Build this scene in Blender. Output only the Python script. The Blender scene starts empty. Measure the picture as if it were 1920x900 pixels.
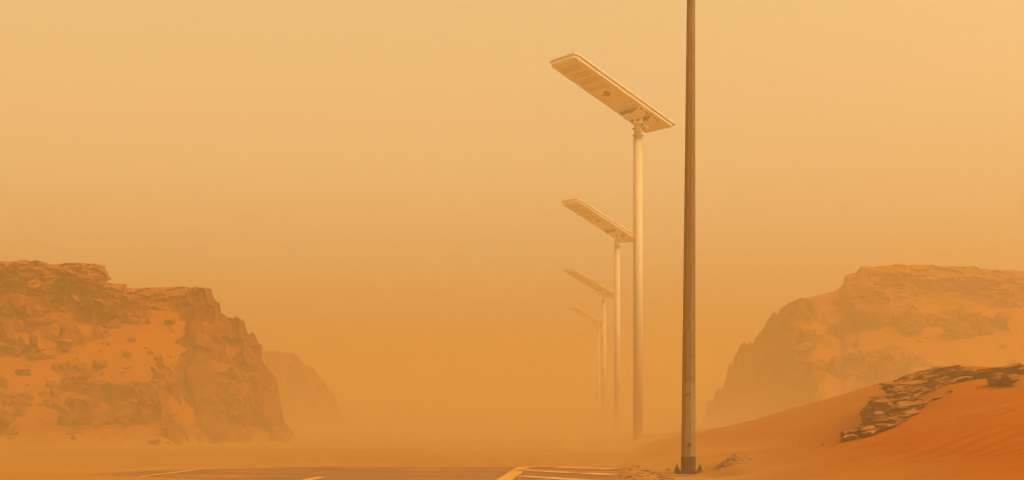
import bpy, bmesh, math
import numpy as np
from mathutils import Vector, Matrix, noise as mnoise

R = math.radians
scene = bpy.context.scene
C = scene.collection

# ------------------------------------------------------------------ camera
CAMZ = 0.45
F = 2400.0                       # focal length in photo pixels
HY = 790.0                       # horizon row of the 1920x900 photo
cd = bpy.data.cameras.new('camera')
cam = bpy.data.objects.new('camera', cd)
C.objects.link(cam)
cam.location = (0, 0, CAMZ)
cam.rotation_euler = (R(90), 0, 0)
cd.sensor_width = 36
cd.lens = 36 * F / 1920
cd.shift_y = (HY - 450) / 1920
cd.clip_start = 0.05
cd.clip_end = 3000
scene.camera = cam

# ------------------------------------------------------------------ sky and sun
SUN_EL, SUN_AZ = R(48), R(62)    # azimuth from +y (view direction) towards +x
w = bpy.data.worlds.new('World')
scene.world = w
w.use_nodes = True
nt = w.node_tree
nt.nodes.clear()
out = nt.nodes.new('ShaderNodeOutputWorld')
bg = nt.nodes.new('ShaderNodeBackground')
sky = nt.nodes.new('ShaderNodeTexSky')
sky.sky_type = 'NISHITA'
sky.sun_disc = False
sky.sun_elevation = SUN_EL
sky.sun_rotation = SUN_AZ
sky.dust_density = 8
sky.air_density = 1.2
sky.ozone_density = 1
mul = nt.nodes.new('ShaderNodeMix')
mul.data_type = 'RGBA'
mul.blend_type = 'MULTIPLY'
mul.inputs[0].default_value = 1
# air full of sand: the whole sky is filtered to a pale orange
bw = nt.nodes.new('ShaderNodeRGBToBW')
nt.links.new(sky.outputs[0], bw.inputs[0])
nt.links.new(bw.outputs[0], mul.inputs[6])
mul.inputs[7].default_value = (1.0, 0.745, 0.36, 1)
nt.links.new(mul.outputs[2], bg.inputs[0])
bg.inputs[1].default_value = 0.15
nt.links.new(bg.outputs[0], out.inputs[0])

ld = bpy.data.lights.new('sun', 'SUN')
ld.energy = 0.55
ld.angle = R(14)
ld.color = (1.0, 0.66, 0.34)
sun = bpy.data.objects.new('sun', ld)
C.objects.link(sun)
sd = Vector((math.sin(SUN_AZ) * math.cos(SUN_EL), math.cos(SUN_AZ) * math.cos(SUN_EL), math.sin(SUN_EL)))
sd = Vector((abs(sd.x), -0.38, sd.z + .12)).normalized()
sky.sun_elevation = math.asin(sd.z)
sky.sun_rotation = math.atan2(sd.x, sd.y)
sun.rotation_euler = (-sd).to_track_quat('-Z', 'Y').to_euler()
sun.location = (20, -5, 25)

vs = scene.view_settings
vs.view_transform = 'Standard'
vs.look = 'None'
vs.exposure = 1.53
vs.gamma = 1
vs.use_curve_mapping = False
scene.cycles.volume_bounces = 4
scene.cycles.max_bounces = 7
scene.cycles.use_denoising = True

HAZE_D = 0.0265
HAZE_COL = (0.582, 0.394, 0.176)
HAZE_TOP = 7.7
DUST_D, DUST_H = 0.19, 0.55

# ------------------------------------------------------------------ noise
_rng = np.random.default_rng(7)
_perm = np.concatenate([_rng.permutation(256)] * 3)
_grad = _rng.normal(size=(256, 3))
_grad /= np.linalg.norm(_grad, axis=1)[:, None]


def perlin(x, y, z):
    x, y, z = np.broadcast_arrays(np.asarray(x, float), np.asarray(y, float), np.asarray(z, float))
    xi, yi, zi = np.floor(x).astype(int), np.floor(y).astype(int), np.floor(z).astype(int)
    xf, yf, zf = x - xi, y - yi, z - zi
    s = lambda t: t * t * t * (t * (t * 6 - 15) + 10)
    u, v, w_ = s(xf), s(yf), s(zf)
    r = 0
    for a in (0, 1):
        for b in (0, 1):
            for c in (0, 1):
                h = _perm[_perm[_perm[(xi + a) & 255] + ((yi + b) & 255)] + ((zi + c) & 255)]
                g = _grad[h]
                d = g[..., 0] * (xf - a) + g[..., 1] * (yf - b) + g[..., 2] * (zf - c)
                r = r + d * (u if a else 1 - u) * (v if b else 1 - v) * (w_ if c else 1 - w_)
    return r * 1.6


def fbm(x, y, z, octs=5, gain=0.5, ridged=False):
    r, a, f = 0, 1.0, 1.0
    for i in range(octs):
        n = perlin(x * f + 13.7 * i, y * f + 5.1 * i, z * f - 9.3 * i)
        if ridged:
            n = 1 - 2 * np.abs(n)
        r = r + a * n
        a *= gain
        f *= 2.03
    return r


def worley(x, y, z):
    """random value of the nearest jittered cell: breaks a surface into blocks"""
    x, y, z = np.broadcast_arrays(np.asarray(x, float), np.asarray(y, float), np.asarray(z, float))
    xi, yi, zi = np.floor(x).astype(int), np.floor(y).astype(int), np.floor(z).astype(int)
    best = np.full(x.shape, 9e9)
    val = np.zeros(x.shape)
    for a in (-1, 0, 1):
        for b in (-1, 0, 1):
            for c in (-1, 0, 1):
                h = _perm[_perm[_perm[(xi + a) & 255] + ((yi + b) & 255)] + ((zi + c) & 255)]
                d = (xi + a + .5 + .45 * _grad[h][..., 0] - x) ** 2 + (yi + b + .5 + .45 * _grad[h][..., 1] - y) ** 2 + (zi + c + .5 + .45 * _grad[h][..., 2] - z) ** 2
                m_ = d < best
                best = np.where(m_, d, best)
                val = np.where(m_, h / 127.5 - 1, val)
    return val


def sstep(a, b, x):
    t = np.clip((x - a) / (b - a), 0, 1)
    return t * t * (3 - 2 * t)


# ------------------------------------------------------------------ materials
MATS = {}


def material(name, base, rough=0.9, var=None, scale=4.0, bump=0.0, bscale=20.0, metallic=0.0, spots=None, stretch=None, topdust=None):
    """procedural: base colour mixed with var by noise, optional second colour in spots, noise bump"""
    m = bpy.data.materials.new(name)
    m.use_nodes = True
    t = m.node_tree
    b = t.nodes['Principled BSDF']
    b.inputs['Roughness'].default_value = rough
    b.inputs['Metallic'].default_value = metallic
    b.inputs['Specular IOR Level'].default_value = 0.2
    tc = t.nodes.new('ShaderNodeTexCoord')
    mp = t.nodes.new('ShaderNodeMapping')
    t.links.new(tc.outputs['Object'], mp.inputs[0])
    if stretch:
        mp.inputs['Scale'].default_value = stretch
    n = t.nodes.new('ShaderNodeTexNoise')
    n.inputs['Scale'].default_value = scale
    n.inputs['Detail'].default_value = 8
    n.inputs['Roughness'].default_value = 0.62
    t.links.new(mp.outputs[0], n.inputs['Vector'])
    cr = t.nodes.new('ShaderNodeValToRGB')
    cr.color_ramp.elements[0].position = 0.32
    cr.color_ramp.elements[1].position = 0.68
    cr.color_ramp.elements[0].color = (*base, 1)
    cr.color_ramp.elements[1].color = (*(var or base), 1)
    t.links.new(n.outputs[0], cr.inputs[0])
    col = cr.outputs[0]
    if spots:
        n2 = t.nodes.new('ShaderNodeTexNoise')
        n2.inputs['Scale'].default_value = spots[1]
        n2.inputs['Detail'].default_value = 6
        t.links.new(mp.outputs[0], n2.inputs['Vector'])
        r2 = t.nodes.new('ShaderNodeValToRGB')
        r2.color_ramp.elements[0].position = spots[2]
        r2.color_ramp.elements[1].position = spots[2] + 0.12
        t.links.new(n2.outputs[0], r2.inputs[0])
        mx = t.nodes.new('ShaderNodeMix')
        mx.data_type = 'RGBA'
        t.links.new(r2.outputs[0], mx.inputs[0])
        t.links.new(col, mx.inputs[6])
        mx.inputs[7].default_value = (*spots[0], 1)
        col = mx.outputs[2]
    if topdust:
        ge = t.nodes.new('ShaderNodeNewGeometry')
        sx = t.nodes.new('ShaderNodeSeparateXYZ')
        t.links.new(ge.outputs['Normal'], sx.inputs[0])
        n4 = t.nodes.new('ShaderNodeTexNoise')
        n4.inputs['Scale'].default_value = topdust[1]
        n4.inputs['Detail'].default_value = 5
        t.links.new(tc.outputs['Object'], n4.inputs['Vector'])
        ad = t.nodes.new('ShaderNodeMath')
        ad.operation = 'MULTIPLY_ADD'
        t.links.new(n4.outputs[0], ad.inputs[0])
        ad.inputs[1].default_value = 0.5
        t.links.new(sx.outputs[2], ad.inputs[2])
        mr = t.nodes.new('ShaderNodeMapRange')
        t.links.new(ad.outputs[0], mr.inputs[0])
        mr.inputs[1].default_value = topdust[2]
        mr.inputs[2].default_value = topdust[2] + 0.22
        mr.inputs[4].default_value = topdust[3]
        mx2 = t.nodes.new('ShaderNodeMix')
        mx2.data_type = 'RGBA'
        t.links.new(mr.outputs[0], mx2.inputs[0])
        t.links.new(col, mx2.inputs[6])
        mx2.inputs[7].default_value = (*topdust[0], 1)
        col = mx2.outputs[2]
    t.links.new(col, b.inputs['Base Color'])
    if bump:
        n3 = t.nodes.new('ShaderNodeTexNoise')
        n3.inputs['Scale'].default_value = bscale
        n3.inputs['Detail'].default_value = 6
        t.links.new(mp.outputs[0], n3.inputs['Vector'])
        bp = t.nodes.new('ShaderNodeBump')
        bp.inputs['Strength'].default_value = bump
        bp.inputs['Distance'].default_value = 0.02
        t.links.new(n3.outputs[0], bp.inputs['Height'])
        t.links.new(bp.outputs[0], b.inputs['Normal'])
    MATS[name] = m
    return m


SAND = (0.180, 0.045, 0.0045)
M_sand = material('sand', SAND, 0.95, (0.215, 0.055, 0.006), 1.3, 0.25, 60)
M_sand.node_tree.nodes['Principled BSDF'].inputs['Specular IOR Level'].default_value = 0.0
_t = M_sand.node_tree
_b = _t.nodes['Principled BSDF']
_old = _b.inputs['Base Color'].links[0].from_socket
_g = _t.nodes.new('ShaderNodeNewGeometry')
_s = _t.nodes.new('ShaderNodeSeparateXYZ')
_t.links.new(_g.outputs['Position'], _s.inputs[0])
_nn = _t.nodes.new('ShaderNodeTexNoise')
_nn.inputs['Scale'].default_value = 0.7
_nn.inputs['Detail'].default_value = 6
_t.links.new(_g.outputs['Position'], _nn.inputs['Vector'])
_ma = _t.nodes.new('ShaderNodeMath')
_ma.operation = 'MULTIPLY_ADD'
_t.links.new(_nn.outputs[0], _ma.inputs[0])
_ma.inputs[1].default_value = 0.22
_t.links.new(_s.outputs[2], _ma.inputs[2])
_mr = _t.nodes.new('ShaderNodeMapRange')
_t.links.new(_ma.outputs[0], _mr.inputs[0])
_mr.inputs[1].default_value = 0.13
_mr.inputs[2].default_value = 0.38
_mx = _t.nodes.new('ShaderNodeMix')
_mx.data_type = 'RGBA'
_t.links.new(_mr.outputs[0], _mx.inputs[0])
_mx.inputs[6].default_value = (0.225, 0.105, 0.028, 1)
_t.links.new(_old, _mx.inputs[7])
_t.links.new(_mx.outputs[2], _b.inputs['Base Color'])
M_rock = material('sandstone', (0.070, 0.010, 0.001), 0.95, (0.165, 0.032, 0.003), 1.8, 0.9, 9, stretch=(1, 1, 3.2), topdust=((0.20, 0.050, 0.006), 2.4, .93, .85),
                  spots=((0.24, 0.075, 0.012), 2.2, 0.60))
M_rock_near = material('weathered_sandstone', (0.095, 0.032, 0.010), 0.95, (0.22, 0.082, 0.026), 5, 1.0, 26, stretch=(1, 1, 3.5), topdust=((0.25, 0.085, 0.02), 7, 1.05, .85))
M_boulder = material('boulder_stone', (0.075, 0.012, 0.002), 0.95, (0.150, 0.034, 0.005), 3, 0.8, 12, topdust=((0.25, 0.07, 0.009), 4, 1.1, .8))
M_asph = material('dusty_asphalt', (0.10, 0.052, 0.020), 0.9, (0.20, 0.078, 0.020), 1.8, 0.5, 160, stretch=(0.5, 1.6, 1),
                  spots=((0.27, 0.082, 0.012), 1.1, 0.56))
M_white = material('worn_white_paint', (0.30, 0.125, 0.035), 0.8, (0.44, 0.235, 0.10), 7, spots=(SAND, 3, 0.5))
M_yellow = material('yellow_paint', (0.30, 0.14, 0.02), 0.8, (0.38, 0.18, 0.025), 7, spots=(SAND, 3, 0.66))
M_coat = material('white_powder_coat', (0.80, 0.87, 0.93), 0.55, (0.85, 0.91, 0.96), 3)
M_frame = material('panel_frame_metal', (0.42, 0.36, 0.30), 0.6, (0.50, 0.44, 0.37), 5)
M_pcoat = material('dusty_white_coat', (0.33, 0.27, 0.19), 0.6, (0.40, 0.33, 0.24), 2.5)
M_lens = material('led_lens', (0.70, 0.72, 0.73), 0.4, (0.76, 0.78, 0.79), 30)
M_dark = material('dark_plastic_and_shade', (0.03, 0.022, 0.018), 0.4, (0.05, 0.035, 0.025), 12)  # sensor plastic; also the painted shade inside the lamp bracket
M_bolt = material('oxidised_bolt', (0.06, 0.035, 0.02), 0.6, (0.11, 0.06, 0.03), 40)
M_cell = material('solar_cells', (0.01, 0.014, 0.03), 0.2, (0.014, 0.02, 0.045), 12)
M_galv = material('galvanised_steel', (0.092, 0.046, 0.018), 0.6, (0.140, 0.074, 0.032), 5, 0.2, 50, metallic=0.0, stretch=(4, 4, 0.7),
                  spots=((0.17, 0.115, 0.07), 6, 0.62))
M_galv2 = material('sand_scoured_steel', (0.125, 0.072, 0.034), 0.6, (0.175, 0.112, 0.062), 6, 0.3, 70, stretch=(3, 3, 1), spots=((0.075, 0.036, 0.015), 9, 0.66))
M_rust = material('rusty_steel', (0.022, 0.006, 0.003), 0.8, (0.040, 0.012, 0.005), 14, 0.3, 60)
M_conc = material('dusty_concrete', (0.13, 0.06, 0.022), 0.95, (0.19, 0.09, 0.03), 6, 0.6, 40, spots=(SAND, 4, 0.5))
M_gravel = material('gravel', (0.075, 0.030, 0.010), 0.95, (0.17, 0.070, 0.022), 9, 0.8, 40, topdust=((0.20, 0.090, 0.024), 9, 1.0, .9))


# ------------------------------------------------------------------ helpers
def tag(o, label=None, cat=None, group=None, kind=None):
    for k, v in (('label', label), ('category', cat), ('group', group), ('kind', kind)):
        if v:
            o[k] = v
    return o


def link_mesh(name, verts, faces, m, parent=None, smooth=True):
    me = bpy.data.meshes.new(name)
    me.from_pydata([tuple(v) for v in verts], [], [tuple(f) for f in faces])
    me.materials.append(m)
    if smooth:
        me.polygons.foreach_set('use_smooth', [True] * len(me.polygons))
    me.update()
    o = bpy.data.objects.new(name, me)
    C.objects.link(o)
    if parent:
        o.parent = parent
    return o


def grid_mesh(name, X, Y, Z, m, smooth=True, wrap=False):
    """X, Y, Z: 2-D arrays of world positions"""
    a, b = X.shape
    co = np.stack([X.ravel(), Y.ravel(), Z.ravel()], 1).astype(np.float32)
    i = np.arange(a * b).reshape(a, b)
    if wrap:
        i = np.concatenate([i, i[:1]], 0)
    q = np.stack([i[:-1, :-1], i[1:, :-1], i[1:, 1:], i[:-1, 1:]], -1).reshape(-1, 4)
    me = bpy.data.meshes.new(name)
    me.vertices.add(len(co))
    me.vertices.foreach_set('co', co.ravel())
    me.loops.add(q.size)
    me.loops.foreach_set('vertex_index', q.ravel().astype(np.int32))
    me.polygons.add(len(q))
    me.polygons.foreach_set('loop_start', np.arange(0, q.size, 4, dtype=np.int32))
    me.polygons.foreach_set('loop_total', np.full(len(q), 4, dtype=np.int32))
    me.polygons.foreach_set('use_smooth', np.full(len(q), smooth))
    me.materials.append(m)
    me.update(calc_edges=True)
    me.validate()
    o = bpy.data.objects.new(name, me)
    C.objects.link(o)
    return o


def empty(name, loc):
    o = bpy.data.objects.new(name, None)
    o.location = loc
    C.objects.link(o)
    return o


def at(px, py, d):
    return Vector(((px - 960) / F * d, d, CAMZ + (HY - py) / F * d))


class MB:
    def __init__(self):
        self.v, self.f = [], []

    def add(self, vs_, fs):
        n = len(self.v)
        self.v += [Vector(v) for v in vs_]
        self.f += [tuple(i + n for i in f) for f in fs]

    def box(self, c, s, M=None):
        c = Vector(c)
        v = [Vector((x * s[0] / 2, y * s[1] / 2, z * s[2] / 2)) for x in (-1, 1) for y in (-1, 1) for z in (-1, 1)]
        if M is not None:
            v = [M @ p for p in v]
        self.add([c + p for p in v], [(0, 1, 3, 2), (4, 6, 7, 5), (0, 4, 5, 1), (2, 3, 7, 6), (0, 2, 6, 4), (1, 5, 7, 3)])

    def tube(self, a, b, ra, rb=None, n=16, rot=0.0):
        a, b = Vector(a), Vector(b)
        rb = ra if rb is None else rb
        ax = (b - a).normalized()
        u = ax.orthogonal().normalized() if abs(ax.z) < 0.99 else Vector((1, 0, 0))
        v = ax.cross(u)
        ring = lambda c, r: [c + (u * math.cos(rot + 2 * math.pi * k / n) + v * math.sin(rot + 2 * math.pi * k / n)) * r for k in range(n)]
        vs_ = ring(a, ra) + ring(b, rb)
        fs = [(k, (k + 1) % n, n + (k + 1) % n, n + k) for k in range(n)]
        fs += [tuple(range(n))[::-1], tuple(range(n, 2 * n))]
        self.add(vs_, fs)

    def prism(self, outline, M, z0, z1, inset=0.0):
        """outline in the local xy plane; M maps local to world"""
        n = len(outline)
        cx = sum(p[0] for p in outline) / n
        cy = sum(p[1] for p in outline) / n
        def sh(p):
            l = math.hypot(p[0] - cx, p[1] - cy)
            return (p[0] - (p[0] - cx) / l * inset, p[1] - (p[1] - cy) / l * inset)
        vs_ = [M @ Vector((*sh(p), z0)) for p in outline] + [M @ Vector((p[0], p[1], z1)) for p in outline]
        fs = [(k, (k + 1) % n, n + (k + 1) % n, n + k) for k in range(n)]
        fs += [tuple(range(n))[::-1], tuple(range(n, 2 * n))]
        self.add(vs_, fs)

    def build(self, name, m, parent=None, smooth=False, bevel=0.0):
        o = link_mesh(name, self.v, self.f, m, parent, False)
        bm = bmesh.new()
        bm.from_mesh(o.data)
        bmesh.ops.recalc_face_normals(bm, faces=bm.faces)
        if bevel:
            bmesh.ops.bevel(bm, geom=[e for e in bm.edges if e.is_manifold and e.calc_face_angle(0) > 0.5], offset=bevel, segments=2, affect='EDGES', profile=0.6)
        if smooth:
            for f in bm.faces:
                f.smooth = len(f.verts) <= 4
        bm.to_mesh(o.data)
        bm.free()
        return o


# ------------------------------------------------------------------ ground sheet
# world control points of the terrain: photo column, photo row, distance -> point
CTRL = [at(*p) for p in [
    # drift crest in front of the outcrop
    (1340, 893, 9.8), (1420, 884, 10), (1500, 865, 10.2), (1600, 828, 10.5), (1700, 794, 10.8), (1800, 766, 11), (1920, 738, 11.3), (2100, 700, 11.6),
    # its near face
    (1920, 900, 5.5), (1700, 900, 6.5), (1500, 900, 8), (1350, 900, 9.3), (1700, 848, 8.3), (1850, 820, 8), (1930, 800, 8), (1560, 872, 8.8),
    (2200, 860, 5.5), (2300, 760, 8),
    # hollow behind it and the slope up to the outcrop
    (1350, 862, 13), (1450, 846, 13), (1550, 834, 12.8), (1640, 805, 12.2), (1700, 775, 12), (1750, 742, 12.2), (1850, 716, 12.7), (1930, 702, 13),
    (1765, 694, 13.6), (1850, 694, 13.9), (1930, 690, 14.2), (2200, 670, 14.2), (2300, 690, 12), (1690, 720, 14), (1600, 800, 14),
    # middle dune
    (1312, 817, 20), (1400, 797, 19), (1500, 768, 18), (1600, 738, 17.2), (1680, 716, 17), (1800, 712, 17), (1950, 705, 17),
    (1540, 802, 15.5), (1430, 822, 15.5), (1320, 836, 16), (2300, 690, 17),
    # behind the middle dune
    (1255, 832, 18), (1265, 826, 20.5), (1250, 822, 24), (1245, 850, 15),
    (1320, 812, 24), (1450, 795, 24), (1600, 765, 23), (1800, 740, 22), (2000, 735, 22), (2300, 725, 22),
    (1500, 800, 30), (1800, 790, 30), (2200, 780, 30)]]
for x, y in [(-9, 6), (-5, 4), (-2, 3), (0, 3), (2, 2), (-6, 9), (-3, 9), (0, 9), (.9, 9), (1.25, 8.6), (-9, 13), (-5, 12.5), (-2, 12.5), (0, 12.5), (1.1, 11.4), (1.35, 10.2),
             (-14, 18), (-7, 17), (-2, 17), (1.4, 16), (0, 22), (2.2, 23.5), (-9, 22), (-5, 25), (0, 30), (3.0, 30), (3.2, 22), (4, 40), (12, 40), (20, 40), (-20, 24),
             (-8, 35), (-16, 35), (-25, 40), (0, 45), (0, 70), (10, 70), (25, 70), (-25, 70), (0, 110), (50, 110), (-50, 110), (40, 40), (-40, 40), (-40, 0), (40, 0),
             (0, -40), (10, 1), (5, 2), (-6, -6), (6, -6), (15, -10), (0, 0), (0, -5)]:
    z = 0.0
    if y > 50:
        z = 0.0
    CTRL.append(Vector((x, y, z)))
_P = np.array([tuple(p) for p in CTRL])


def _ker(d2):
    return np.sqrt(d2 + 0.55 ** 2)


_K = _ker(((_P[:, None, :2] - _P[None, :, :2]) ** 2).sum(-1))
_n = len(_P)
_A = np.zeros((_n + 1, _n + 1))
_A[:_n, :_n] = _K
_A[:_n, _n] = _A[_n, :_n] = 1
_W = np.linalg.solve(_A + np.diag([-1e-3] * _n + [0]), np.concatenate([_P[:, 2], [0]]))


def road_far_edge(x):
    return 12.4 + 0.5 * perlin(x * .45 + 3.1, 0.5, 0) - 0.9 * sstep(-1.6, -3.0, x) - 1.3 * sstep(-3.0, -4.8, x) + 0.12 * perlin(x * 2.7, 4.2, 1)


def ground_z(X, Y, ripples=True):
    X = np.asarray(X, float)
    Y = np.asarray(Y, float)
    z = np.full(X.shape, _W[_n])
    for i in range(_n):
        z = z + _W[i] * _ker((X - _P[i, 0]) ** 2 + (Y - _P[i, 1]) ** 2)
    dune = sstep(0.02, 0.15, z)
    flat = 1 - sstep(1.0, 1.6, X - 0.0625 * (Y - 9.8))
    z = z * (1 - flat * sstep(30, 20, Y))
    # the road bed is level and sand has drifted over it beyond an uneven edge
    e = road_far_edge(X)
    cover = sstep(-0.15, 0.8, Y - e)
    sidex = sstep(0.80, 1.0, X - 0.0625 * (Y - 9.8) + 0.05 * perlin(X * 1.5, Y * 1.9, 2))
    lefts = sstep(-4.9, -5.6, X + (12.0 - Y) * -1.2)
    c = np.clip(np.maximum(np.maximum(cover, sidex), lefts), 0, 1)
    z = z + c * (0.045 + 0.013 * fbm(X * .35, Y * .35, 0.3, 3)) - 0.012
    # soft undulation away from the road
    z = z + c * 0.02 * fbm(X * .9, Y * .6, 1.7, 3) * sstep(12, 18, Y)
    z = z + dune * 0.03 * fbm(X * .5, Y * .5, 5.5, 3)
    # scoured hollow round the footing of the tall pole
    pit_ = np.exp(-(((X - 1.43) / .31) ** 4 + ((Y - 10.6) / 1.15) ** 4))
    z = z * (1 - pit_) + pit_ * (-0.028 + 0.012 * fbm(X * 2, Y * 2, 3.3, 3))
    if ripples:
        wx = X + 0.10 * perlin(X * 1.3, Y * 1.3, 8) + 0.03 * perlin(X * 5, Y * 5, 3)
        ph = (Y - 0.62 * wx + 0.4 * perlin(X * .5, Y * .5, 4) + 0.07 * perlin(X * 2.3, Y * 2.3, 6)) / 0.21
        rp = 0.5 + 0.5 * np.sin(2 * np.pi * ph)
        rp = rp ** 1.4
        msk = sstep(0.08, 0.25, z) * sstep(11.6, 10.2, Y) * (0.55 + 0.45 * sstep(-.25, .3, perlin(X * .8, Y * .8, 12)))
        z = z + rp * 0.0125 * msk
        z = z + 0.004 * np.sin(2 * np.pi * (Y - .3 * X + .4 * perlin(X * .6, Y * .6, 9)) / .11) * sstep(.15, .5, z) * sstep(14, 12, Y) * (1 - msk)
    return z


th = np.concatenate([np.arange(-180, -25, 3.0), np.arange(-25, 25, 0.105), np.arange(25, 180, 3.0)])
rs = [0.3]
while rs[-1] < 270:
    r_ = rs[-1]
    rs.append(r_ + (0.25 if r_ < 4 else 0.035 if r_ < 12 else 0.07 if r_ < 20 else 0.02 * r_ if r_ < 60 else 0.05 * r_))
rs = np.array(rs)
TH, RR = np.meshgrid(np.radians(th), rs, indexing='ij')
GX, GY = RR * np.sin(TH), RR * np.cos(TH)
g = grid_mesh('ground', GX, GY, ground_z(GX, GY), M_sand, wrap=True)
tag(g, 'orange wind rippled desert sand drifting over the roadside', kind='structure')


def gz(x, y):
    return float(ground_z(np.array([x]), np.array([y]), False)[0])


# ------------------------------------------------------------------ road and its markings (laid along the direction of the lamp row)
DIR = Vector((0.0625, 1, 0)).normalized()
RGT = Vector((DIR.y, -DIR.x, 0))


def rp(s, t, z):        # s across to the right of the yellow line, t metres of depth
    return Vector((0.0625 * (t - 9.82) + s, t, z))


def strip(pts_l, pts_r, name, m, z):
    v = [Vector((p[0], p[1], z)) for p in pts_l] + [Vector((p[0], p[1], z)) for p in pts_r]
    n = len(pts_l)
    return link_mesh(name, v, [(i, n + i, n + i + 1, i + 1) for i in range(n - 1)], m, smooth=False)


ts = np.linspace(-30, 220, 60)
road = strip([rp(-9, t, 0) for t in ts], [rp(.98, t, 0) for t in ts], 'road', M_asph, 0.0)
tag(road, 'dust covered asphalt road disappearing under drifted sand', kind='structure')
ln = strip([rp(-.115, t, 0) for t in ts], [rp(.005, t, 0) for t in ts], 'road_marking', M_yellow, 0.004)
tag(ln, 'yellow edge line running along the dusty road', kind='structure')
ln = strip([rp(-3.06, t, 0) for t in ts], [rp(-2.99, t, 0) for t in ts], 'road_marking', M_white, 0.004)
tag(ln, 'long pale line on the left side of the road', kind='structure')
ln = strip([rp(-1.60, t, 0) for t in (8.4, 9.4, 10.25)], [rp(-1.52, t, 0) for t in (8.4, 9.4, 10.25)], 'road_marking', M_white, 0.004)
tag(ln, 'short pale dash on the middle of the road', kind='structure')
for k, (px0, py0, px1, py1) in enumerate([(981, 874, 1150, 880.3), (978, 882, 1150, 890.6), (975, 893, 1150, 905)]):
    d0, d1 = F * CAMZ / (py0 - HY), F * CAMZ / (py1 - HY)
    a, b = Vector(((px0 - 960) / F * d0, d0, 0)), Vector(((px1 - 960) / F * d1, d1, 0))
    q = (b - a).normalized()
    nn = Vector((-q.y, q.x, 0)) * (.13, .11, .09)[k]
    ln = strip([a + nn, b + nn], [a - nn, b - nn], 'road_marking', M_white, 0.004)
    tag(ln, ['farthest', 'middle', 'nearest'][k] + ' pale hatch stripe right of the yellow line', kind='structure')

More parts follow.
